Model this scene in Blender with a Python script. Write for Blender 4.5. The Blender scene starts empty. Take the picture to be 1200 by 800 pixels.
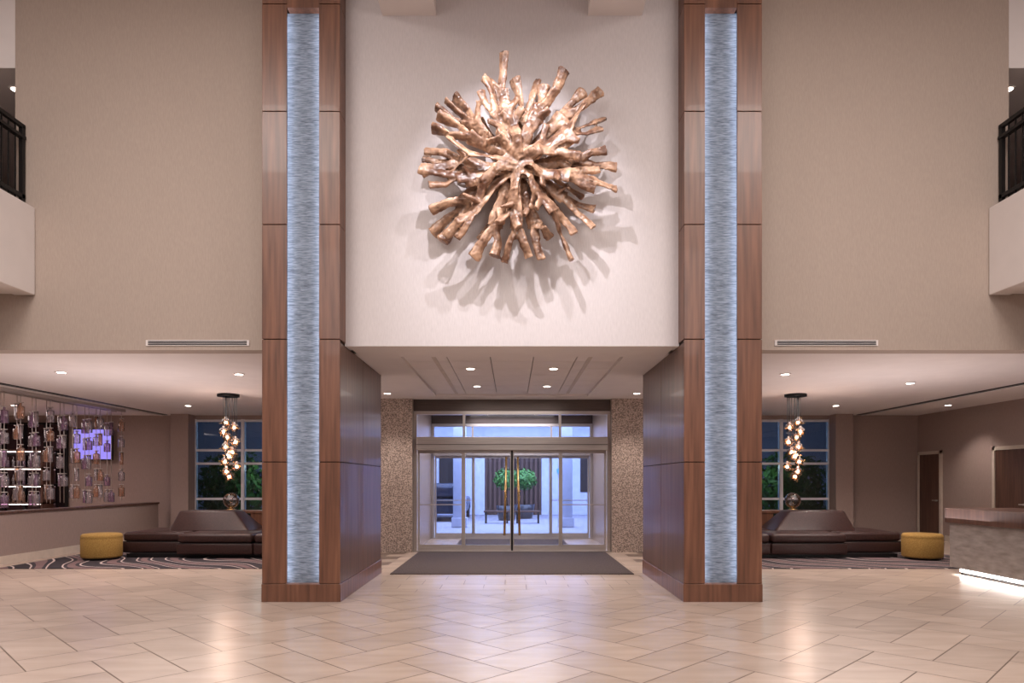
import bpy, bmesh, math, random
from mathutils import Vector, Matrix
random.seed(7)
scene = bpy.context.scene
scene.view_settings.view_transform = 'Standard'
scene.view_settings.look = 'None'

def lin(c):
    o = []
    for v in c:
        v = v / 255.0
        o.append(v / 12.92 if v <= 0.04045 else ((v + 0.055) / 1.055) ** 2.4)
    return (o[0], o[1], o[2], 1.0)

# ---------------------------------------------------------------- materials
def mat(name, c1, c2=None, rough=0.5, metal=0.0, scale=(5, 5, 5), bump=0.0, bscale=None,
        detail=6, emis=None, estr=0.0, spec=0.5, attr=None, coat=0.0, ramp=(0.3, 0.7), bdist=0.02):
    m = bpy.data.materials.new(name)
    m.use_nodes = True
    nt = m.node_tree
    N, L = nt.nodes, nt.links
    b = N['Principled BSDF']
    b.inputs['Roughness'].default_value = rough
    b.inputs['Metallic'].default_value = metal
    b.inputs['Specular IOR Level'].default_value = spec
    b.inputs['Coat Weight'].default_value = coat
    c2 = c2 or tuple(v * 0.93 for v in c1)
    tc = N.new('ShaderNodeTexCoord')
    mp = N.new('ShaderNodeMapping')
    mp.inputs['Scale'].default_value = scale
    L.new(tc.outputs['Object'], mp.inputs['Vector'])
    nz = N.new('ShaderNodeTexNoise')
    nz.inputs['Scale'].default_value = 1.0
    nz.inputs['Detail'].default_value = detail
    L.new(mp.outputs[0], nz.inputs['Vector'])
    cr = N.new('ShaderNodeValToRGB')
    cr.color_ramp.elements[0].position = ramp[0]
    cr.color_ramp.elements[1].position = ramp[1]
    cr.color_ramp.elements[0].color = lin(c2)
    cr.color_ramp.elements[1].color = lin(c1)
    L.new(nz.outputs['Fac'], cr.inputs['Fac'])
    col = cr.outputs['Color']
    if attr:
        at = N.new('ShaderNodeAttribute')
        at.attribute_name = attr
        mx = N.new('ShaderNodeMix')
        mx.data_type = 'RGBA'
        mx.blend_type = 'MULTIPLY'
        mx.inputs[0].default_value = 1.0
        L.new(col, mx.inputs[6])
        mr = N.new('ShaderNodeMapRange')
        mr.inputs['To Min'].default_value = 0.90
        mr.inputs['To Max'].default_value = 1.05
        L.new(at.outputs['Fac'], mr.inputs['Value'])
        L.new(mr.outputs[0], mx.inputs[7])
        col = mx.outputs[2]
    L.new(col, b.inputs['Base Color'])
    if bump:
        src = nz
        if bscale:
            mp2 = N.new('ShaderNodeMapping')
            mp2.inputs['Scale'].default_value = bscale
            L.new(tc.outputs['Object'], mp2.inputs['Vector'])
            src = N.new('ShaderNodeTexNoise')
            src.inputs['Scale'].default_value = 1.0
            src.inputs['Detail'].default_value = 8
            L.new(mp2.outputs[0], src.inputs['Vector'])
        bp = N.new('ShaderNodeBump')
        bp.inputs['Strength'].default_value = bump
        bp.inputs['Distance'].default_value = bdist
        L.new(src.outputs['Fac'], bp.inputs['Height'])
        L.new(bp.outputs[0], b.inputs['Normal'])
    if emis:
        b.inputs['Emission Color'].default_value = lin(emis)
        b.inputs['Emission Strength'].default_value = estr
    return m

def glass(name, tint=(235, 240, 250), refl=1.0, rough=0.01, body=0.0):
    m = bpy.data.materials.new(name)
    m.use_nodes = True
    nt = m.node_tree
    N, L = nt.nodes, nt.links
    N.remove(N['Principled BSDF'])
    out = N['Material Output']
    tr = N.new('ShaderNodeBsdfTransparent')
    tr.inputs['Color'].default_value = lin(tint)
    gl = N.new('ShaderNodeBsdfGlossy')
    gl.inputs['Roughness'].default_value = rough
    fr = N.new('ShaderNodeFresnel')
    fr.inputs['IOR'].default_value = 1.45
    ml = N.new('ShaderNodeMath')
    ml.operation = 'MULTIPLY'
    ml.inputs[1].default_value = refl
    ml.use_clamp = True
    L.new(fr.outputs[0], ml.inputs[0])
    base = tr.outputs[0]
    if body:
        df = N.new('ShaderNodeBsdfDiffuse'); df.inputs['Color'].default_value = lin(tint)
        tl = N.new('ShaderNodeBsdfTranslucent'); tl.inputs['Color'].default_value = lin(tint)
        ad = N.new('ShaderNodeMixShader'); ad.inputs[0].default_value = .5
        L.new(df.outputs[0], ad.inputs[1]); L.new(tl.outputs[0], ad.inputs[2])
        m2 = N.new('ShaderNodeMixShader'); m2.inputs[0].default_value = body
        L.new(tr.outputs[0], m2.inputs[1]); L.new(ad.outputs[0], m2.inputs[2])
        base = m2.outputs[0]
    mx = N.new('ShaderNodeMixShader')
    L.new(ml.outputs[0], mx.inputs[0])
    L.new(base, mx.inputs[1])
    L.new(gl.outputs[0], mx.inputs[2])
    L.new(mx.outputs[0], out.inputs['Surface'])
    return m

M = {}
M['wall_up'] = mat('wallcovering_taupe', (176, 160, 148), (168, 152, 141), 0.75, scale=(90, 90, 14), bump=0.08, detail=3)
M['wall_c'] = mat('wallcovering_pale', (202, 194, 193), (193, 185, 184), 0.7, scale=(70, 70, 12), bump=0.08, detail=3)
M['wall_low'] = mat('wallcovering_mauve', (156, 136, 128), (146, 127, 120), 0.75, scale=(60, 60, 10), bump=0.08)
M['plaster'] = mat('plaster_white', (226, 218, 215), (221, 213, 210), 0.8, scale=(3, 3, 3))
M['wood'] = mat('walnut', (128, 86, 65), (88, 57, 43), 0.38, scale=(18, 18, 1.0), bump=0.05, detail=8, coat=0.08)
M['wood_shade'] = mat('walnut_side_shaded', (112, 82, 68), (82, 58, 48), 0.38, scale=(18, 18, 1.0), bump=0.05, detail=8, coat=0.1)  # darker, greyer walnut copy: side shade and cool reflection put into the colour
M['wood_d'] = mat('walnut_dark', (98, 70, 58), (68, 46, 38), 0.4, scale=(14, 14, 1.2), bump=0.05)
M['dark'] = mat('black_metal', (22, 20, 22), (16, 15, 16), 0.4, 0.3)
M['core'] = mat('dark_core', (38, 24, 20), None, 0.7)
M['panel'] = mat('split_stone', (132, 138, 146), (84, 90, 98), 0.9, 0.0, scale=(12, 12, 120), bump=0.3, detail=9, ramp=(0.34, 0.66), bdist=.006, spec=.15)
M['led'] = mat('led_cool', (255, 255, 255), None, emis=(224, 232, 255), estr=15.0)
M['led_w'] = mat('led_white', (255, 255, 255), None, emis=(255, 244, 235), estr=9)
M['lens'] = mat('lamp_lens', (255, 255, 255), None, emis=(255, 240, 225), estr=12)
M['bulb'] = mat('bulb', (255, 220, 200), None, emis=(255, 200, 175), estr=26)
M['tile'] = mat('porcelain_tile', (196, 177, 162), (182, 163, 148), 0.27, scale=(1.2, 6, 3), detail=8, attr='tilevar', bump=0.02, spec=.45)
M['grout'] = mat('grout', (116, 98, 86), None, 0.8, scale=(9, 9, 9))
M['matt'] = mat('entrance_matting', (84, 68, 63), (60, 48, 45), 0.95, scale=(120, 10, 10), bump=0.5)
M['granite'] = mat('granite', (196, 176, 164), (112, 98, 91), 0.35, scale=(45, 45, 45), detail=6, ramp=(0.40, 0.60))
M['bronze'] = mat('brushed_metal', (206, 197, 192), (182, 173, 168), 0.3, 0.6, scale=(2, 2, 80))
M['bronze_d'] = mat('dark_bronze', (104, 92, 88), (86, 76, 72), 0.35, 0.5, scale=(2, 2, 80))
M['gold'] = mat('brass_pull', (226, 188, 130), None, 0.22, 0.9)
M['leather'] = mat('leather', (66, 43, 39), (46, 30, 28), 0.36, scale=(40, 40, 40), bump=0.12, spec=0.35)
M['seam'] = mat('leather_seam', (24, 17, 17), None, 0.6)
M['yellow'] = mat('mustard_fabric', (172, 136, 70), (140, 107, 50), 0.85, scale=(60, 60, 60), bump=0.3)
M['frame'] = mat('window_frame_paint', (220, 220, 226), None, 0.45)
M['glass'] = glass('clear_glass')
M['glass_dark'] = glass('night_glass', (170, 185, 195), 1.2)
M['amber'] = glass('amber_glass', (240, 206, 184), 2.0, .1, .24)
M['purple'] = glass('amethyst_glass', (216, 190, 214), 2.0, .1, .24)
M['smoke'] = glass('clear_bottle_glass', (240, 232, 236), 2.0, .1, .2)
M['orb'] = glass('orb_glass', (232, 226, 226), 3.0, .03)
M['globe'] = glass('lamp_globe_glass', (250, 240, 236), 2.0, .03)
M['stone'] = mat('desk_stone', (156, 147, 142), (120, 112, 107), 0.35, scale=(4, 4, 14), detail=8)
M['base'] = mat('baseboard_paint', (200, 186, 172), None, 0.5)
M['mirror'] = mat('dark_mirror', (90, 76, 82), None, 0.08, 0.9)
M['tv'] = mat('tv_image', (60, 50, 90), (20, 30, 160), 0.3, emis=(150, 135, 235), estr=1.1)
M['leaf'] = mat('leaves', (100, 156, 70), (46, 92, 36), 0.55, scale=(20, 20, 20))
M['pot'] = mat('glazed_pot', (64, 60, 64), None, 0.3)
M['bark'] = mat('bark', (96, 72, 52), (60, 44, 32), 0.9, scale=(20, 20, 4))
M['pave'] = mat('paving', (176, 174, 184), (140, 140, 152), 0.6, scale=(6, 6, 6))
M['ext'] = mat('exterior_stucco', (200, 204, 224), (186, 190, 212), 0.8)
M['slat'] = mat('exterior_slats', (104, 72, 56), (74, 52, 42), 0.6, scale=(8, 8, 1))
M['sign'] = mat('sign_letters', (60, 130, 230), None, emis=(40, 120, 240), estr=2.5)
M['red'] = mat('car_light', (200, 20, 20), None, emis=(255, 20, 20), estr=4)
M['carp'] = mat('car_paint', (46, 50, 66), None, 0.25, 0.4)
M['corr'] = mat('corridor_wall', (120, 92, 76), None, 0.7)
# polished root: pale on raised edges, crevice shade darkened into the colour
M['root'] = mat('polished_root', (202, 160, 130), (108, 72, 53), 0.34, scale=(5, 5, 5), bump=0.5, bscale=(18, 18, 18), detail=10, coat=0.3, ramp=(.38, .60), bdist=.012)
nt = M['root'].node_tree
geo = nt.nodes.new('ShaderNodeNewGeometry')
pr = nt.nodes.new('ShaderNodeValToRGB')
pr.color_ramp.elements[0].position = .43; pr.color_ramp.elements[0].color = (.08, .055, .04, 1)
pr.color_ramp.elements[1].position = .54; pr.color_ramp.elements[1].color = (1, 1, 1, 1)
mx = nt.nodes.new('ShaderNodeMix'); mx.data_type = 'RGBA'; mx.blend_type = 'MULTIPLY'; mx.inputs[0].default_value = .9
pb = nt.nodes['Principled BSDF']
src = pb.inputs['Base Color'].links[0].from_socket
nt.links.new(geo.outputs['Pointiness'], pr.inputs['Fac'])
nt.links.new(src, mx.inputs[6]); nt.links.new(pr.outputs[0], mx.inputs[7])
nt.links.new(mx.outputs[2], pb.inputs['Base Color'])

# ---------------------------------------------------------------- mesh builder
class MB:
    def __init__(s, name):
        s.name = name; s.bm = bmesh.new(); s.ms = []; s.sx = 1
    def mi(s, m):
        if m not in s.ms: s.ms.append(m)
        return s.ms.index(m)
    def _reg(s, verts, m, smooth=False):
        k = s.mi(m)
        fs = set(f for v in verts for f in v.link_faces)
        for f in fs:
            f.material_index = k
            f.smooth = smooth
        return fs
    def box(s, x0, x1, y0, y1, z0, z1, m, bev=0.0, seg=2):
        if s.sx < 0: x0, x1 = -x1, -x0
        r = bmesh.ops.create_cube(s.bm, size=1)
        for v in r['verts']:
            v.co = Vector((x0 + (v.co.x + .5) * (x1 - x0), y0 + (v.co.y + .5) * (y1 - y0), z0 + (v.co.z + .5) * (z1 - z0)))
        fs = s._reg(r['verts'], m, bev > 0.015)
        if bev:
            es = list(set(e for f in fs for e in f.edges))
            bmesh.ops.bevel(s.bm, geom=es, offset=bev, segments=seg, affect='EDGES', profile=0.5, material=-1)
    def cyl(s, p0, p1, r0, r1, m, seg=16, caps=True):
        p0 = Vector(p0); p1 = Vector(p1)
        if s.sx < 0: p0.x *= -1; p1.x *= -1
        d = p1 - p0
        r = bmesh.ops.create_cone(s.bm, cap_ends=caps, segments=seg, radius1=r0, radius2=r1, depth=d.length)
        T = Matrix.Translation((p0 + p1) / 2) @ d.to_track_quat('Z', 'Y').to_matrix().to_4x4()
        bmesh.ops.transform(s.bm, matrix=T, verts=r['verts'])
        fs = s._reg(r['verts'], m)
        for f in fs:
            if len(f.verts) == 4: f.smooth = True
    def slab(s, p0, p1, w0, w1, flat, side, m, seg=8):
        """flattened tapered limb piece; 'side' = direction of the wide axis, flat = thickness ratio"""
        d = (p1 - p0); ln = d.length; z = d.normalized()
        x = (side - z * side.dot(z)).normalized(); y = z.cross(x)
        r = bmesh.ops.create_cone(s.bm, cap_ends=True, segments=seg, radius1=w0, radius2=w1, depth=ln)
        mt = Matrix((x, y * flat, z)).transposed().to_4x4()
        bmesh.ops.transform(s.bm, matrix=Matrix.Translation((p0 + p1) / 2) @ mt, verts=r['verts'])
        s._reg(r['verts'], m)
    def sph(s, c, r, m, sc=(1, 1, 1), sub=2):
        c = Vector(c)
        if s.sx < 0: c.x *= -1
        q = bmesh.ops.create_icosphere(s.bm, subdivisions=sub, radius=r)
        for v in q['verts']:
            v.co = Vector((v.co.x * sc[0], v.co.y * sc[1], v.co.z * sc[2])) + c
        s._reg(q['verts'], m, True)
    def hexa(s, pts, m, bev=0, seg=3):
        if s.sx < 0: pts = [(-p[0], p[1], p[2]) for p in pts]
        vs = [s.bm.verts.new(p) for p in pts]
        F = [(0, 3, 2, 1), (4, 5, 6, 7), (0, 1, 5, 4), (1, 2, 6, 5), (2, 3, 7, 6), (3, 0, 4, 7)]
        fs = [s.bm.faces.new([vs[i] for i in f]) for f in F]
        bmesh.ops.recalc_face_normals(s.bm, faces=fs)
        k = s.mi(m)
        for f in fs: f.material_index = k; f.smooth = bev > 0
        if bev:
            es = list(set(e for f in fs for e in f.edges))
            bmesh.ops.bevel(s.bm, geom=es, offset=bev, segments=seg, affect='EDGES', profile=0.5, material=-1)
    def lathe(s, c, prof, m, seg=24):
        c = Vector(c)
        if s.sx < 0: c.x *= -1
        rings = []
        for (r, z) in prof:
            rings.append([s.bm.verts.new((c.x + r * math.cos(2 * math.pi * i / seg), c.y + r * math.sin(2 * math.pi * i / seg), c.z + z)) for i in range(seg)])
        k = s.mi(m)
        for a, b in zip(rings[:-1], rings[1:]):
            for i in range(seg):
                f = s.bm.faces.new((a[i], a[(i + 1) % seg], b[(i + 1) % seg], b[i]))
                f.material_index = k; f.smooth = True
    def leafball(s, c, r, n, size, m, sc=(1, 1, 1)):
        c = Vector(c)
        if s.sx < 0: c.x *= -1
        k = s.mi(m)
        for i in range(n):
            d = Vector((random.gauss(0, 1), random.gauss(0, 1), random.gauss(0, 1))).normalized()
            p = c + Vector((d.x * sc[0], d.y * sc[1], d.z * sc[2])) * r * random.uniform(0.55, 1.05)
            t = d.orthogonal().normalized()
            t = (Matrix.Rotation(random.uniform(0, 6.28), 3, d) @ t + d * random.uniform(-.3, .9)).normalized()
            b = t.cross(d).normalized()
            z = size * random.uniform(.7, 1.3)
            vs = [s.bm.verts.new(p - t * z), s.bm.verts.new(p + b * z * .4), s.bm.verts.new(p + t * z), s.bm.verts.new(p - b * z * .4)]
            f = s.bm.faces.new(vs); f.material_index = k
    def done(s, keep=False):
        co = [v.co for v in s.bm.verts]
        mn = Vector((min(c.x for c in co), min(c.y for c in co), min(c.z for c in co)))
        mx = Vector((max(c.x for c in co), max(c.y for c in co), max(c.z for c in co)))
        ctr = Vector(((mn.x + mx.x) / 2, (mn.y + mx.y) / 2, mn.z))
        if keep: ctr = Vector((0, 0, 0))
        for v in s.bm.verts: v.co -= ctr
        me = bpy.data.meshes.new(s.name)
        s.bm.to_mesh(me); s.bm.free()
        for m in s.ms: me.materials.append(m)
        o = bpy.data.objects.new(s.name, me)
        o.location = ctr
        scene.collection.objects.link(o)
        return o

def area(name, loc, size, energy, color, rot=(0, 0, 0), size_y=None, spread=None):
    l = bpy.data.lights.new(name, 'AREA')
    l.energy = energy; l.color = color
    l.size = size
    if size_y: l.shape = 'RECTANGLE'; l.size_y = size_y
    if spread: l.spread = spread
    o = bpy.data.objects.new(name, l)
    o.location = loc; o.rotation_euler = rot
    scene.collection.objects.link(o)
    return o
def spot(name, loc, target, energy, color, ang=60, blend=0.5, rad=0.05):
    l = bpy.data.lights.new(name, 'SPOT')
    l.energy = energy; l.color = color; l.spot_size = math.radians(ang); l.spot_blend = blend; l.shadow_soft_size = rad
    o = bpy.data.objects.new(name, l)
    o.location = loc
    o.rotation_euler = (Vector(target) - Vector(loc)).to_track_quat('-Z', 'Y').to_euler()
    scene.collection.objects.link(o)
    return o
def point(name, loc, energy, color, rad=0.1):
    l = bpy.data.lights.new(name, 'POINT')
    l.energy = energy; l.color = color; l.shadow_soft_size = rad
    o = bpy.data.objects.new(name, l); o.location = loc
    scene.collection.objects.link(o)

CZ = 3.22      # lower ceiling height
# ---------------------------------------------------------------- floor
b = MB('floor')
b.box(-14.2, 14.2, -4, 18.2, -0.15, -0.002, M['grout'])
tv = {}
k = b.mi(M['tile'])
W = 0.45
g = 0.005
c45 = math.cos(math.pi / 4)
def tile(cx, cy, pts, z=0.0):
    vs = [b.bm.verts.new((p[0], p[1], z)) for p in pts]
    f = b.bm.faces.new(vs); f.material_index = k
    tv[f] = random.random()
R = 58
for i in range(-R, R):
    for j in range(-R, R):
        t = (i - j) % 4
        if t == 0: x0, x1, y0, y1 = i, i + 2, j, j + 1
        elif t == 3: x0, x1, y0, y1 = i, i + 1, j, j + 2
        else: continue
        x0 = x0 * W + g; x1 = x1 * W - g; y0 = y0 * W + g; y1 = y1 * W - g
        P = [(x0, y0), (x1, y0), (x1, y1), (x0, y1)]
        P = [(p[0] * c45 - p[1] * c45, p[0] * c45 + p[1] * c45 + 6) for p in P]
        cx = sum(p[0] for p in P) / 4; cy = sum(p[1] for p in P) / 4
        if abs(cx) > 13.7 or cy < -3.6 or cy > 17.6: continue
        if abs(cx) < 2.9 and cy > 9.6: continue
        tile(cx, cy, P, 0.0)
yy = 8.95
r = 0
while yy < 14.3:
    xx = -2.2 + (0.0 if r % 2 else -0.3)
    while xx < 2.3:
        tile(0, 0, [(xx + g, yy + g), (xx + .6 - g, yy + g), (xx + .6 - g, yy + .45 - g), (xx + g, yy + .45 - g)], 0.002)
        xx += .6
    yy += .45; r += 1
tile(0, 0, [(-2.1, 14.5), (2.1, 14.5), (2.1, 18.1), (-2.1, 18.1)], 0.002)
b.bm.faces.index_update()
vals = [tv.get(f, 0.5) for f in b.bm.faces]
fl = b.done(keep=True)
at = fl.data.attributes.new('tilevar', 'FLOAT', 'FACE')
at.data.foreach_set('value', vals)

# ---------------------------------------------------------------- shell
b = MB('wall_center'); b.box(-2.14, 2.14, 8.74, 9.0, CZ + .004, 8.2, M['wall_c']); b.done()
for sx, nm in ((-1, 'left'), (1, 'right')):
    b = MB('wall_upper_' + nm); b.sx = sx
    b.box(2.1, 6.55, 9.0, 9.25, CZ, 8.2, M['wall_up'])
    b.box(6.55, 14.2, 9.0, 9.25, CZ, 5.0, M['wall_up'])
    b.done()
    b = MB('wall_corridor_' + nm); b.sx = sx
    b.box(6.55, 9.7, 14, 14.2, 5.09, 8.2, M['corr'])
    b.box(9.5, 9.7, -4, 14, 5.09, 8.2, M['corr'])
    b.box(6.4, 6.55, 9.25, 14.2, 5.09, 8.2, M['corr'])
    b.done()
    b = MB('ceiling_corridor_' + nm); b.sx = sx
    b.box(6.56, 9.5, 9.02, 14, 6.95, 8.19, M['plaster'])
    b.done()
    b = MB('floor_corridor_' + nm); b.sx = sx
    b.box(6.56, 9.5, 9.0, 14, 5.0, 5.09, M['matt'])
    b.done()
    b = MB('balcony'); b.sx = sx
    b.box(6.32, 9.7, -4, 8.995, 3.96, 5.0, M['plaster'])
    b.box(6.28, 6.55, -4, 8.99, 3.94, 5.09, M['plaster'], 0.01)
    b.done()
    b = MB('balcony_railing'); b.sx = sx
    for z in (6.12, 5.2):
        b.box(6.40, 6.45, -4, 8.98, z, z + .05, M['dark'])
    b.box(6.39, 6.46, -4, 8.98, 5.98, 6.02, M['dark'])
    y = 8.95
    n = 0
    while y > -3.9:
        w = 0.025 if n % 10 == 0 else 0.008
        b.box(6.425 - w, 6.425 + w, y - w, y + w, 5.09, 6.14, M['dark'])
        y -= 0.12; n += 1
    b.done()
    b = MB('ceiling_lounge_' + nm); b.sx = sx
    b.box(1.55, 14.2, 9.25, 18.2, CZ, 3.5, M['plaster'])
    b.box(1.55, 2.14, 8.741, 9.25, CZ, CZ + .003, M['plaster'])
    b.done()
    b = MB('trim_ceiling_slot_' + nm); b.sx = sx
    b.box(8.98, 9.1, 9.6, 17.8, CZ - .012, CZ, M['dark'])
    b.box(9.1, 9.16, 9.6, 17.8, CZ - .03, CZ, M['plaster'])
    b.done()
    b = MB('air_grille'); b.sx = sx
    b.box(3.46, 4.82, 8.985, 9.0, 3.275, 3.35, M['plaster'])
    for q in range(3):
        b.box(3.49, 4.79, 8.98, 8.99, 3.286 + q * .02, 3.297 + q * .02, M['dark'])
    b.done()
b = MB('ceiling_entry')
b.box(-1.55, 1.55, 8.741, 9.5, CZ, CZ + .003, M['plaster'])
b.box(-1.55, 1.55, 9.01, 9.5, CZ + .004, 3.5, M['plaster'])
b.box(-1.55, 1.55, 13.9, 18.2, CZ, 3.5, M['plaster'])
b.box(-1.55, 1.55, 9.5, 13.9, 3.30, 3.5, M['core'])
for i in range(5):
    for j in range(7):
        x0 = -1.55 + i * .62; y0 = 9.5 + j * .6286
        b.box(x0 + .006, x0 + .614, y0 + .006, y0 + .622, 3.262, 3.30, M['plaster'])
for x in (-1.12, 1.12):
    b.box(x - .03, x + .03, 9.6, 13.8, 3.256, 3.262, M['base'])
b.done()
b = MB('ceiling')
b.box(-9.7, 9.7, -4, 9.25, 8.2, 8.4, M['plaster'])
b.done()
for s in (-1, 1):
    b = MB('ceiling_beam'); b.sx = s
    b.box(0.97, 1.66, -4, 8.74, 7.45, 8.2, M['plaster'])
    b.done()

# back wall with windows
for sx, nm in ((-1, 'left'), (1, 'right')):
    b = MB('wall_back_' + nm); b.sx = sx
    b.box(8.45, 14.2, 18, 18.2, 0, CZ, M['wall_low'])
    b.box(3.2, 8.45, 18, 18.2, 0, .35, M['wall_low'])
    b.box(3.2, 8.45, 18, 18.2, 3.12, CZ, M['wall_low'])
    b.done()
    b = MB('wall_pier_' + nm); b.sx = sx
    b.box(8.35, 8.8, 17.6, 17.999, 0, CZ - .001, M['wall_low'])
    b.done()
    b = MB('window_' + ('1' if sx < 0 else '2')); b.sx = sx
    for x in (3.24, 4.5, 5.8, 7.1, 8.38):
        b.box(x - .04, x + .04, 17.98, 18.12, .35, 3.12, M['frame'])
    for z in (.37, 1.02, 1.95, 2.3, 3.08):
        b.box(3.2, 8.42, 18.0, 18.1, z - .03, z + .03, M['frame'])
    b.box(3.24, 8.38, 18.04, 18.05, .36, 3.1, M['glass_dark'])
    b.done()
    b = MB('wall_granite_' + nm); b.sx = sx
    b.box(2.09, 3.2, 14.3, 18.0, 0, CZ - .001, M['granite'])
    b.done()
b = MB('wall_right'); b.box(10.7, 10.9, -4, 17.6, 0, CZ, M['wall_low']); b.box(10.7, 10.9, 17.6, 18.0, 0, CZ, M['wall_low'])
b.box(10.7, 10.9, -4, 9.25, CZ, 3.96, M['wall_low']); b.done()
b = MB('baseboard_right'); b.box(10.68, 10.7, 11.5, 14.0, 0, .15, M['base']); b.box(10.68, 10.7, 15.15, 16.85, 0, .15, M['base']); b.done()
b = MB('wall_left'); b.box(-14.2, -14.0, -4, 18.0, 0, 3.96, M['wall_low']); b.done()
for n, (y0, y1) in enumerate(((16.95, 18.0 - .05), (14.0, 15.15))):
    b = MB('door_%d' % (n + 1))
    b.box(10.65, 10.695, y0, y0 + .08, 0, 2.25, M['base'])
    b.box(10.65, 10.695, y1 - .08, y1, 0, 2.25, M['base'])
    b.box(10.65, 10.695, y0, y1, 2.17, 2.25, M['base'])
    b.box(10.67, 10.695, y0 + .08, y1 - .08, 0.01, 2.17, M['wood_d'])
    b.cyl((10.66, y0 + .16, 1.0), (10.60, y0 + .16, 1.0), .02, .02, M['bronze'])
    b.cyl((10.61, y0 + .16, 1.0), (10.61, y0 + .29, 1.0), .013, .013, M['bronze'])
    b.done()
b = MB('wall_half_left')
b.box(-9.35, -9.12, 9.3, 17.6, 0, .90, M['wall_low'])
b.box(-9.38, -9.09, 9.3, 17.62, .90, .945, M['wood_d'], .008)
b.done()
b = MB('baseboard_left'); b.box(-9.12, -9.09, 9.3, 17.6, 0, .15, M['base']); b.done()

# bar backdrop beyond half wall
b = MB('window_3')
b.box(-13.9, -11.7, 17.95, 17.99, .6, 3.0, M['mirror'])
for x in (-13.9, -13.35, -12.8, -12.25, -11.7):
    b.box(x - .03, x + .03, 17.9, 17.96, .6, 3.0, M['dark'])
for z in (.6, 1.4, 2.2, 3.0):
    b.box(-13.9, -11.7, 17.9, 17.96, z - .025, z + .025, M['dark'])
b.done()
b = MB('back_bar_shelf')
for z in (0.9, 1.35, 1.8, 2.25):
    b.box(-13.95, -12.0, 17.45, 17.88, z, z + .04, M['wood_d'])
    b.box(-13.9, -12.05, 17.47, 17.49, z - .012, z, M['led_w'])
for x in (-13.95, -12.05):
    b.box(x, x + .05, 17.45, 17.88, 0, 2.29, M['wood_d'])
for z in (.94, 1.39, 1.84):
    for i in range(13):
        x = -13.8 + i * .135
        b.lathe((x, 17.6, z), [(.035, 0), (.035, .17), (.012, .22), (.012, .29), (0, .29)], random.choice([M['amber'], M['purple'], M['smoke']]), 10)
b.done()
b = MB('television')
b.box(-11.45, -10.42, 17.80, 17.86, 2.03, 2.86, M['dark'], .01)
b.box(-11.42, -10.45, 17.795, 17.80, 2.06, 2.83, M['tv'])
b.box(-11.1, -10.8, 17.86, 17.998, 2.2, 2.45, M['dark'])
b.done()

# hanging glass art: jars threaded on rods
b = MB('hanging_glass_screen')
for X in (-9.585, -9.365):
    b.box(X - .03, X + .03, 10.6, 16.5, 3.15, 3.218, M['bronze'])
rows = [(2.98, .30), (2.56, .26), (2.18, .30), (1.76, .26), (1.40, .28)]
for row, X in enumerate((-9.585, -9.365)):
    y = 10.7 + row * .21
    n = 0
    while y < 16.45:
        b.cyl((X, y, 3.18), (X, y, 1.04), .006, .006, M['bronze'], 6)
        for q, (z, h) in enumerate(rows):
            if random.random() < .22: continue
            z -= .12 * ((n + row) % 2)
            m = (M['amber'], M['purple'], M['smoke'], M['smoke'])[(n * 3 + q * 2 + row) % 4]
            if (n + q) % 3:
                b.lathe((X, y, z - h), [(.0, 0), (.065, 0), (.07, .01), (.07, h - .08), (.06, h - .06), (.022, h - .05), (.022, h)], m, 14)
            else:
                b.lathe((X, y, z - h), [(.0, 0), (.04, 0), (.042, .01), (.042, h), (0, h)], m, 12)
            b.cyl((X, y, z), (X, y, z + .015), .05, .05, M['bronze'], 14)
        y += .42; n += 1
b.done()

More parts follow.
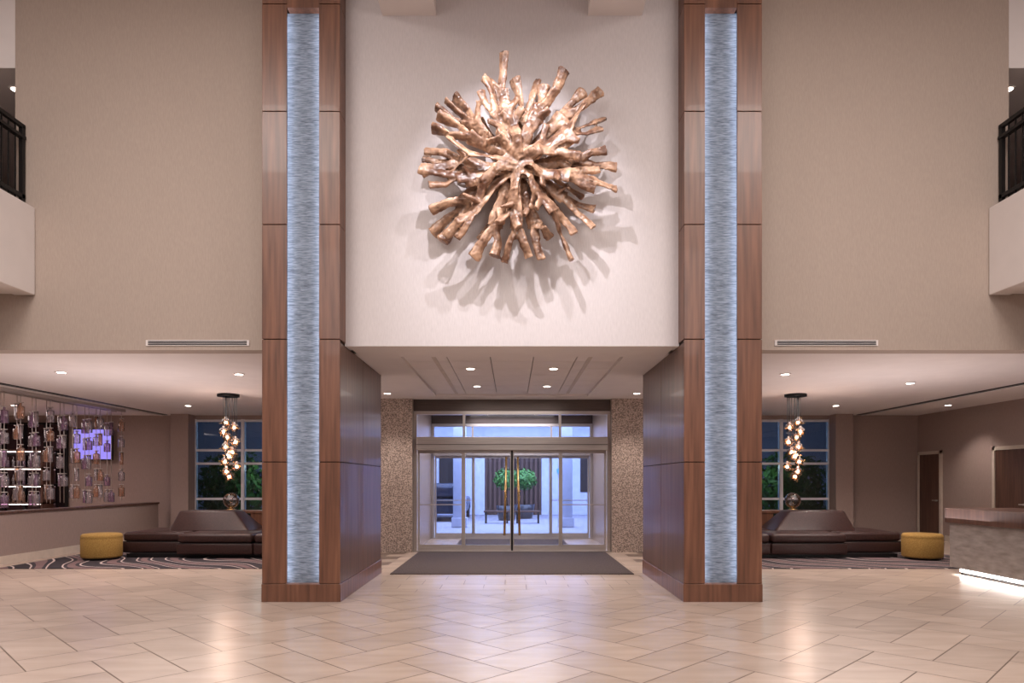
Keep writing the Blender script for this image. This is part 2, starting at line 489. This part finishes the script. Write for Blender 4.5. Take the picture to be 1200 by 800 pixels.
# ---------------------------------------------------------------- illuminated columns
for sx in (-1, 1):
    b = MB('illuminated_column'); b.sx = sx
    b.box(2.15, 2.33, 8.476, 11.08, .1, CZ - .001, M['core'])
    b.box(2.87, 3.08, 8.476, 11.08, .1, CZ - .001, M['core'])
    b.box(2.33, 2.87, 8.75, 11.08, .1, CZ - .001, M['core'])
    b.box(2.15, 2.33, 8.476, 8.995, CZ, 8.19, M['core'])
    b.box(2.87, 3.08, 8.476, 8.995, CZ, 8.19, M['core'])
    b.box(2.33, 2.87, 8.70, 8.995, CZ, 8.19, M['core'])
    b.box(2.33, 2.388, 8.476, 8.482, .1, 8.19, M['core'])
    b.box(2.792, 2.87, 8.476, 8.482, .1, 8.19, M['core'])
    b.box(2.33, 2.87, 8.57, 8.70, .22, 7.36, M['panel'])
    zs = [.22, 1.73, 3.25, 4.67, 6.07, 7.40, 8.19]
    h = .005
    for z0, z1 in zip(zs[:-1], zs[1:]):
        b.box(2.13, 2.39, 8.45, 8.475, z0 + h, z1 - h, M['wood'], .003, 1)
        b.box(2.79, 3.095, 8.45, 8.475, z0 + h, z1 - h, M['wood'], .003, 1)
        b.box(3.08, 3.095, 8.48, 8.99, z0 + h, z1 - h, M['wood'])
        if z0 > 3.2:
            b.box(2.13, 2.15, 8.48, 8.735, z0 + h, z1 - h, M['wood'])
    for z0, z1 in ((.22, 1.73), (1.73, CZ - .002)):
        for y0, y1 in ((8.48, 9.75), (9.75, 11.1)):
            b.box(2.13, 2.15, y0 + h, y1 - h, z0 + h, z1 - h, M['wood_shade'], .003, 1)
            b.box(3.08, 3.095, y0 + h, y1 - h, z0 + h, z1 - h, M['wood_shade'], .003, 1)
    b.box(2.13, 3.095, 11.08, 11.1, .22, CZ - .002, M['wood'])
    # plinth and head
    b.box(2.12, 3.10, 8.44, 11.11, 0, .22, M['wood'], .004, 1)
    b.box(2.39, 2.79, 8.46, 8.70, 7.36, 8.19, M['wood'])
    # LED strips hidden behind the front lips, on both sides of the stone panel
    b.box(2.376, 2.388, 8.50, 8.53, .24, 7.34, M['led'])
    b.box(2.820, 2.832, 8.50, 8.53, .24, 7.34, M['led'])
    b.done()

# ---------------------------------------------------------------- door mat, entrance
b = MB('door_mat'); b.box(-1.95, 1.95, 10.9, 14.25, 0.002, .016, M['matt'], .004, 1); b.done()

def storefront(name, y, xs, half, zt, ztr, zhead, handles):
    b = MB(name)
    # jambs
    b.box(-half, -half + .07, y - .05, y + .08, 0, zt, M['bronze'])
    b.box(half - .07, half, y - .05, y + .08, 0, zt, M['bronze'])
    b.box(-half, half, y - .06, y + .1, zt, zt + .07, M['bronze'])
    b.box(-half, half, y - .02, y + .1, zt + .07, CZ - .002, M['bronze_d'])
    b.box(-half + .07, half - .07, y - .16, y + .12, zhead, ztr, M['bronze'], .01)
    b.box(-half + .07, half - .07, y - .165, y - .155, zhead + .11, zhead + .125, M['bronze_d'])
    for x in (-1.02, 1.02):
        b.box(x - .025, x + .025, y - .02, y + .04, ztr, zt, M['bronze'])
    b.box(-half + .07, half - .07, y + .01, y + .02, ztr, zt, M['glass'])
    # leaves
    for n in range(len(xs) - 1):
        x0, x1 = xs[n], xs[n + 1]
        yy = y if n in (0, len(xs) - 2) else y - .05
        b.box(x0, x0 + .04, yy, yy + .045, .02, zhead, M['bronze'])
        b.box(x1 - .04, x1, yy, yy + .045, .02, zhead, M['bronze'])
        b.box(x0 + .04, x1 - .04, yy, yy + .045, .02, .14, M['bronze'])
        b.box(x0 + .04, x1 - .04, yy, yy + .045, zhead - .06, zhead, M['bronze'])
        b.box(x0 + .04, x1 - .04, yy + .018, yy + .026, .14, zhead - .06, M['glass'])
        b.box(x0 + .04, x1 - .04, yy + .01, yy + .035, .98, 1.0, M['bronze']) if n in (0, len(xs) - 2) else None
    if handles:
        b.box(-.02, .02, y - .06, y + .0, .02, zhead, M['dark'])
        for s in (-1, 1):
            b.cyl((s * .16, y - .12, .35), (s * .12, y - .12, 2.0), .026, .026, M['gold'], 12)
            for z in (.5, 1.85):
                b.cyl((s * .14, y - .12, z), (s * .14, y - .03, z), .012, .012, M['gold'], 8)
    b.box(-half, half, y - .1, y + .12, 0.002, .02, M['bronze'])
    return b.done()
storefront('door_3', 14.5, [-2.0, -1.03, 0.0, 1.03, 2.0], 2.085, 2.90, 2.42, 2.14, True)
storefront('door_4', 17.7, [-2.0, -1.0, 0, 1.0, 2.0], 2.085, 2.90, 2.42, 2.14, False)
b = MB('vestibule_mat'); b.box(-1.3, 1.3, 14.9, 17.4, .003, .014, M['matt'], .003, 1); b.done()

# ---------------------------------------------------------------- exterior
b = MB('ground'); b.box(-16, 16, 18.2, 40, -.2, -.01, M['pave']); b.done()
b = MB('exterior_canopy'); b.box(-6, 6, 18.21, 29.5, 4.2, 4.5, M['ext']); b.done()
b = MB('exterior_building')
b.box(-16, -1.2, 30, 30.4, 0, 7, M['ext']); b.box(1.3, 16, 30, 30.4, 0, 7, M['ext'])
b.box(-1.2, 1.3, 30.2, 30.4, 0, 7, M['slat']); b.box(-1.2, 1.3, 29.9, 30.2, 3.0, 7, M['ext'])
x = -1.2
while x < 1.3:
    b.box(x, x + .1, 30.05, 30.2, 0, 3.0, M['slat']); x += .2
for X in (-9, -7, -5, -3.2, 3, 5, 7, 9):
    b.box(X, X + 1.1, 29.96, 30.0, 1, 2.6, M['core'])
b.done()
for X in (-1.9, 1.55, -3.6, 3.3):
    b = MB('exterior_column'); b.box(X, X + .4, 22, 22.4, 0, 4.2, M['ext'], .02); b.box(X - .05, X + .45, 21.95, 22.45, 0, .3, M['ext'], .01); b.done()
for X, Y in ((-.2, 26), (.5, 27.2)):
    b = MB('potted_tree')
    b.lathe((X, Y, 0), [(0, 0), (.3, 0), (.36, .25), (.4, .55), (.36, .55), (.32, .45), (0, .45)], M['pot'])
    b.cyl((X, Y, .4), (X, Y, 1.3), .04, .03, M['bark'])
    b.leafball((X, Y, 1.55), .5, 700, .09, M['leaf'], (1, 1, .85))
    b.done()
for X, Y in ((-7.7, 19.6), (7.7, 19.6), (-6.2, 20.6), (6.3, 20.6), (-9.2, 21.5), (9.2, 21.5)):
    b = MB('garden_shrub')
    b.cyl((X, Y, -.01), (X, Y, .6), .06, .04, M['bark'])
    b.leafball((X, Y, 1.15), .8, 1300, .11, M['leaf'], (1, .8, 1.5))
    b.done()
for X in (-1.0, .1):
    b = MB('exterior_bench')
    b.box(X, X + .9, 24, 24.35, .38, .44, M['slat'], .01)
    for q in (X + .05, X + .8): b.box(q, q + .06, 24.03, 24.32, 0, .38, M['dark'])
    b.done()
b = MB('parked_car')
for (x0, x1, z0, z1, bev) in ((-3.4, -1.75, .28, .85, .12), (-3.2, -1.95, .85, 1.4, .2)):
    b.box(x0, x1, 25, 29 if z0 < .5 else 28, z0, z1, M['carp'], bev, 4)
for x in (-3.3, -1.95):
    for y in (25.8, 28.1):
        b.cyl((x, y, .31), (x + .2, y, .31), .31, .31, M['dark'], 20)
for x in (-3.3, -2.1): b.box(x, x + .25, 24.98, 25.02, .62, .74, M['red'])
b.done()
cu = bpy.data.curves.new('sign', 'FONT'); cu.body = 'or'; cu.size = .75; cu.extrude = .03
so = bpy.data.objects.new('sign', cu); so.location = (1.95, 29.9, 1.75); so.rotation_euler = (math.pi / 2, 0, 0)
cu.materials.append(M['sign']); scene.collection.objects.link(so)

# ---------------------------------------------------------------- lounge furniture
rug = mat('patterned_carpet', (60, 48, 50), (40, 32, 36), 0.95, scale=(20, 20, 20))
nt = rug.node_tree
wv = nt.nodes.new('ShaderNodeTexWave'); wv.wave_type = 'BANDS'; wv.bands_direction = 'DIAGONAL'; wv.inputs['Scale'].default_value = .7; wv.inputs['Distortion'].default_value = 9; wv.inputs['Detail'].default_value = 0; wv.inputs['Detail Scale'].default_value = .8
cr = nt.nodes.new('ShaderNodeValToRGB')
cr.color_ramp.interpolation = 'CONSTANT'
cr.color_ramp.elements[0].color = lin((42, 34, 40)); cr.color_ramp.elements[1].position = .40; cr.color_ramp.elements[1].color = lin((186, 168, 162))
e = cr.color_ramp.elements.new(.56); e.color = lin((48, 39, 45))
e = cr.color_ramp.elements.new(.86); e.color = lin((112, 88, 88))
tcn = [n for n in nt.nodes if n.type == 'TEX_COORD'][0]
nt.links.new(tcn.outputs['Object'], wv.inputs['Vector'])
nt.links.new(wv.outputs['Fac'], cr.inputs['Fac'])
nt.links.new(cr.outputs['Color'], nt.nodes['Principled BSDF'].inputs['Base Color'])

for sx in (-1, 1):
    b = MB('area_rug'); b.sx = sx; b.box(3.6, 8.75, 11.6, 15.8, 0.001, .014, rug, .004, 1); b.done()
    z0 = .015
    b = MB('island_sofa'); b.sx = sx
    L = M['leather']
    b.box(4.0, 7.45, 13.2, 14.75, z0, .09, M['dark'])
    for (x0, x1, y0, y1) in ((6.42, 7.66, 13.4, 14.85), (4.95, 6.4, 13.0, 14.1), (3.9, 4.93, 13.0, 14.85), (4.95, 6.4, 14.12, 14.85)):
        b.box(x0, x1, y0, y1, .09, .30, L, .03, 3)
        b.box(x0 + .01, x1 - .01, y0 + .01, y1 - .01, .305, .485, L, .06, 4)
        xm = (x0 + x1) / 2
        b.box(xm - .006, xm + .006, y0 + .04, y1 - .04, .40, .4865, M['seam'])
        b.box(x0 + .02, x1 - .02, y0 + .004, y0 + .02, .297, .309, M['seam'])
    b.hexa([(5.3, 13.8, .46), (6.98, 13.8, .46), (6.98, 14.75, .46), (5.3, 14.75, .46),
            (5.75, 14.1, .88), (6.88, 14.1, .88), (6.88, 14.6, .88), (5.75, 14.6, .88)], L, .05, 3)
    b.done()
    b = MB('console_table'); b.sx = sx
    b.box(4.0, 6.75, 15.0, 15.5, .78, .84, M['wood'], .008)
    b.box(4.0, 5.75, 15.02, 15.48, .08, .78, M['wood'])
    b.box(6.65, 6.73, 15.02, 15.48, z0, .78, M['wood'])
    b.box(4.05, 5.7, 15.05, 15.45, z0, .08, M['dark'])
    b.done()
    b = MB('glass_globe'); b.sx = sx
    b.lathe((6.27, 15.25, .842), [(0, 0), (.1, 0), (.1, .02), (.05, .04), (.04, .05)], M['gold'])
    b.sph((6.27, 15.25, 1.06), .175, M['orb'], sub=3)
    for a in range(3):
        an = a * math.pi / 3
        prr = [(6.27 + .165 * math.cos(t) * math.cos(an), 15.25 + .165 * math.cos(t) * math.sin(an), 1.06 + .165 * math.sin(t)) for t in [i * 2 * math.pi / 24 for i in range(25)]]
        for p, q in zip(prr[:-1], prr[1:]): b.cyl(p, q, .007, .007, M['gold'], 6)
    b.done()
    b = MB('drum_pouf'); b.sx = sx
    c = (7.80, 12.98, z0)
    b.lathe(c, [(0, 0), (.31, 0), (.31, .035)], M['dark'], 40)
    b.lathe(c, [(.31, .035), (.335, .04), (.35, .07), (.352, .38), (.345, .40), (.352, .42), (.345, .455), (.32, .48), (.2, .49), (0, .492)], M['yellow'], 40)
    b.done()
    # cluster pendant
    b = MB('pendant_chandelier'); b.sx = sx
    cx, cy = 5.65, 13.6
    b.cyl((cx, cy, CZ - .05), (cx, cy, CZ - .001), .21, .21, M['dark'], 32)
    rg = random.Random(5)
    for i in range(12):
        a = i * 2.4; rr = .05 + .14 * ((i * 7) % 5) / 4
        x = cx + rr * math.cos(a); y = cy + rr * math.sin(a)
        z = 2.66 - i * .098
        b.cyl((x, y, CZ - .04), (x, y, z + .05), .005, .005, M['dark'], 6)
        b.cyl((x, y, z + .03), (x, y, z + .11), .02, .02, M['bronze'], 10)
        b.sph((x, y, z), .026, M['bulb'], sub=2)
        b.sph((x, y, z), .085, M['globe'], sub=3)
        for q in range(16):
            d = Vector((rg.gauss(0, 1), rg.gauss(0, 1), rg.gauss(0, 1))).normalized()
            p = Vector((x, y, z))
            b.cyl(p + d * .03, p + d * .135, .004, .001, M['gold'], 5)
    b.done()
    point('chandelier_glow', (sx * (cx), cy - .34, 2.1), 24, (1, .76, .64), .12)

# ---------------------------------------------------------------- reception desk
b = MB('reception_desk')
b.box(7.17, 8.0, 6.0, 10.9, 0, .12, M['dark'])
b.box(7.05, 8.05, 5.9, 11.0, .12, .83, M['stone'], .006)
b.box(7.0, 8.1, 5.85, 11.05, .83, 1.06, M['wood_d'], .008)
b.box(7.15, 7.17, 6.0, 10.9, .05, .09, M['led_w'])
b.done()
b = MB('desk_monitor')
b.box(7.6, 7.75, 9.75, 10.0, 1.062, 1.075, M['dark'])
b.box(7.66, 7.69, 9.84, 9.9, 1.07, 1.2, M['dark'])
b.box(7.62, 7.65, 9.6, 10.15, 1.12, 1.36, M['dark'], .006)
b.done()
area('desk_toe_light', (7.12, 8.5, .1), .1, 60, (1, .97, .97), (0, math.radians(-35), 0), 4.8)

# ---------------------------------------------------------------- root wall sculpture
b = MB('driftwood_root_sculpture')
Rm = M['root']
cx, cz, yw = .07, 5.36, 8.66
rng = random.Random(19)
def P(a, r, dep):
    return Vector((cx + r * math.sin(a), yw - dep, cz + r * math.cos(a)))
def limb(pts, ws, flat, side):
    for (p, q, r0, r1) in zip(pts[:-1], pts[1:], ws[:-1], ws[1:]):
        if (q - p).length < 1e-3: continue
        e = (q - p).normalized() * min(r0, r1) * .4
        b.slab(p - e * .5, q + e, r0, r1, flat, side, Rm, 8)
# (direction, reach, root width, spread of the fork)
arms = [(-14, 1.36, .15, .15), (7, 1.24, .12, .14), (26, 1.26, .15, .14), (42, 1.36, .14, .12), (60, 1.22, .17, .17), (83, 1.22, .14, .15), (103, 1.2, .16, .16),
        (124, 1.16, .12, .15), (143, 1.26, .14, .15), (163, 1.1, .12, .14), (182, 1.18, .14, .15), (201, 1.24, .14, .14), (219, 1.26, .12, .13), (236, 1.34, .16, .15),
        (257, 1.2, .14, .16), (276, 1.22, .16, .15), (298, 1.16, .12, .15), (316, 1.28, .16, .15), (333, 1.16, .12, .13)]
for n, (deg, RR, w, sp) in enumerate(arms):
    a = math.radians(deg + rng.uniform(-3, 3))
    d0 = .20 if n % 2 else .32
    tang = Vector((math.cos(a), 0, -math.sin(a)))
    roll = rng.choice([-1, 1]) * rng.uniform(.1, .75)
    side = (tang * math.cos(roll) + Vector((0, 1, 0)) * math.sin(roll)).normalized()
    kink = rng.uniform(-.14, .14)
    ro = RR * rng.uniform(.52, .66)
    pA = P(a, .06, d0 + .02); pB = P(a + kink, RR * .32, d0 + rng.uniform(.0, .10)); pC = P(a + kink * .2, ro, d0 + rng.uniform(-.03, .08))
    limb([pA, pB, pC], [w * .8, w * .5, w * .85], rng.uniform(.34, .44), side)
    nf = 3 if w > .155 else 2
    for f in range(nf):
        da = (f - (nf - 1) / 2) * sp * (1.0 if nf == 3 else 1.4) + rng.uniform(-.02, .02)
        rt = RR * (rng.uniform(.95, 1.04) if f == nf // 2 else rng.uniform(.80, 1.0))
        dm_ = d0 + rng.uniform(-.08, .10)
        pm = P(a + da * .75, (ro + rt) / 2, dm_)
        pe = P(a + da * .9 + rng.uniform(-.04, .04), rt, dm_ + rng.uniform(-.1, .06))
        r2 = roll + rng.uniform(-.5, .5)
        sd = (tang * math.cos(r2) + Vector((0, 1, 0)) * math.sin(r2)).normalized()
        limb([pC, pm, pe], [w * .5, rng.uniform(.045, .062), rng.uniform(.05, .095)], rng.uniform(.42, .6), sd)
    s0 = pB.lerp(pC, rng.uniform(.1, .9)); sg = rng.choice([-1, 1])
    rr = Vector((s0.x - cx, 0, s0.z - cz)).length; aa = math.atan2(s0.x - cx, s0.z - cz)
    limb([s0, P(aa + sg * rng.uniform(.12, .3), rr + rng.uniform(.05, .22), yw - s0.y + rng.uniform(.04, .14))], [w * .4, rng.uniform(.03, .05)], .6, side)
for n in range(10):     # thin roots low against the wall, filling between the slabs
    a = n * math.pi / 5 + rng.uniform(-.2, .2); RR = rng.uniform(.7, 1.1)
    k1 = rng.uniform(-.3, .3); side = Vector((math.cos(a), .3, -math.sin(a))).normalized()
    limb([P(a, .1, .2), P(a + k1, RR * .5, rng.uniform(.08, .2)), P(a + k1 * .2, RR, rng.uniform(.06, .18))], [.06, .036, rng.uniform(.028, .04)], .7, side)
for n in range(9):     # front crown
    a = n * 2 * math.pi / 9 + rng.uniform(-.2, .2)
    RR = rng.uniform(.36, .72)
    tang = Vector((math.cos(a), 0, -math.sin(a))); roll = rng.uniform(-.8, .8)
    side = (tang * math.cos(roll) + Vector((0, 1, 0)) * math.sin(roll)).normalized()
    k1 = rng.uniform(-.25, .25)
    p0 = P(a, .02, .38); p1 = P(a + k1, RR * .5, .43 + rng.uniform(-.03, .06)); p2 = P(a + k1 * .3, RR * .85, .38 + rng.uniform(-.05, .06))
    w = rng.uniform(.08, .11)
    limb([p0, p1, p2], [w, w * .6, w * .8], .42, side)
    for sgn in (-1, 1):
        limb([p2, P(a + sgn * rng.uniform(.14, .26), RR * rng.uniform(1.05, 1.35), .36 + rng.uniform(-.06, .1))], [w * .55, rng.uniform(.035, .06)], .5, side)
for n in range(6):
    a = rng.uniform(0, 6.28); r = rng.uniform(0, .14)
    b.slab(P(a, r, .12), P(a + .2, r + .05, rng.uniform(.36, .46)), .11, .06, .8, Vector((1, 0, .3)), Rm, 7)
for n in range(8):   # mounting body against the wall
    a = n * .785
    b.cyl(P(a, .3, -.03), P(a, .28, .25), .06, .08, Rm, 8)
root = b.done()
rm = root.modifiers.new('fuse', 'REMESH'); rm.mode = 'VOXEL'; rm.voxel_size = .011; rm.use_smooth_shade = True
tx = bpy.data.textures.new('gnarl', 'CLOUDS'); tx.noise_scale = .24; tx.noise_depth = 3
dm = root.modifiers.new('gnarl', 'DISPLACE'); dm.texture = tx; dm.strength = .06; dm.mid_level = .5
tx2 = bpy.data.textures.new('creases', 'CLOUDS'); tx2.noise_type = 'HARD_NOISE'
tx2.noise_scale = .09; tx2.noise_depth = 2
dm2 = root.modifiers.new('creases', 'DISPLACE'); dm2.texture = tx2; dm2.strength = .014; dm2.mid_level = .5

# ---------------------------------------------------------------- downlights
def downlight(x, y, z, e=40, col=(1, .88, .80), r=.06, ang=110):
    b = MB('ceiling_downlight')
    b.cyl((x, y, z - .012), (x, y, z - .001), r + .03, r + .03, M['plaster'], 24)
    b.cyl((x, y, z - .016), (x, y, z - .011), r, r, M['lens'], 24)
    b.done()
    if e: spot('downlight_beam', (x, y, z - .05), (x, y, 0), e, col, ang, .7, .06)
for x, y in ((-.65, 10.7), (.65, 10.7), (-.65, 12.7), (.65, 12.7)):
    downlight(x, y, 3.262, 60)
for x, y in ((-.8, 16.0), (.8, 16.0)):
    downlight(x, y, CZ, 60)
for x, y in ((-7.13, 10.8), (-7.4, 15.6), (7.0, 12.0), (7.4, 15.6), (-4.4, 11), (4.4, 11), (-9.9, 11.6), (9.9, 11.6), (9.9, 15.5), (-11.3, 15.5), (-12.5, 13)):
    downlight(x, y, CZ, 95, (1, .87, .80))
for s in (-1, 1):
    downlight(s * 6.9, 9.5, 6.95, 20)
    downlight(s * 8, 12, 6.95, 30, (1, .75, .55))
    downlight(s * 2.45, 13.4, CZ, 90)  # extra downlights added to brighten the granite piers

# ---------------------------------------------------------------- lights
PK = (1.0, .915, .865)
for x in (-4.4, 4.4):
    area('atrium_ceiling_light', (x, 3.6, 8.1), 2.6, 370, PK)
area('atrium_ceiling_light', (0, 1.5, 7.4), 1.6, 130, PK)
for x in (-4.0, 4.0):
    area('atrium_rear_fill', (x, -2.5, 6.5), 3.0, 195, (1, .915, .89), (math.radians(60), 0, 0))  # unseen fill panels added behind the camera
for s in (-1, 1):
    area('lounge_soft_fill', (s * 6.3, 12.6, 3.1), 3.0, 90, (1, .88, .85), (0, 0, 0), 4.5)  # soft fill added below the flat ceiling; the lounge has no cove
    area('lounge_upward_fill', (s * 6.2, 11.0, .9), 2.5, 46, (1, .88, .88), (math.pi, 0, 0), 2)  # added upward fill without a fixture, lifts the lounge ceiling
area('bar_fill', (-11.6, 14.0, 3.1), 2.5, 100, (1, .82, .80), (0, 0, 0), 4)  # unseen area lamp added to brighten the bar
area('vestibule_fill', (0, 16.2, 3.15), 2.2, 140, (1, .88, .80))  # added soft fill under the vestibule ceiling, no fixture of its own
area('entry_fill', (0, 12.2, 3.2), 2.2, 45, (1, .92, .87), (0, 0, 0), 3.0)  # added downward fill under the tray; no cove is modelled
spot('sculpture_spotlight', (-.68, 5.9, 8.1), (.1, 8.6, 4.8), 900, (.98, .94, 1.0), 50, .9, .025)
spot('sculpture_spotlight', (.6, 6.2, 8.1), (.05, 8.6, 4.8), 480, (.98, .94, 1.0), 50, .9, .025)
area('canopy_light', (0, 23, 4.1), 8, 1500, (.74, .81, 1.0), (0, 0, 0), 7)
area('facade_light', (0, 27, 4.0), 12, 900, (.66, .74, 1.0), (math.radians(50), 0, 0), 2)
for s in (-1, 1):
    point('shrub_fill', (s * 6.9, 18.8, 1.9), 22, (1, .95, .8), .1)  # added lamps without fixtures, brighten the shrubs outside the windows

w = bpy.data.worlds.new('World'); scene.world = w; w.use_nodes = True
bg = w.node_tree.nodes['Background']
bg.inputs[0].default_value = (.31, .28, .32, 1); bg.inputs[1].default_value = .4

cam = bpy.data.cameras.new('camera'); co = bpy.data.objects.new('camera', cam)
scene.collection.objects.link(co)
co.location = (0, 0, 1.5); co.rotation_euler = (math.pi / 2, 0, 0)
cam.lens = 24; cam.sensor_width = 36; cam.shift_y = 163 / 1200
cam.clip_end = 200
scene.camera = co
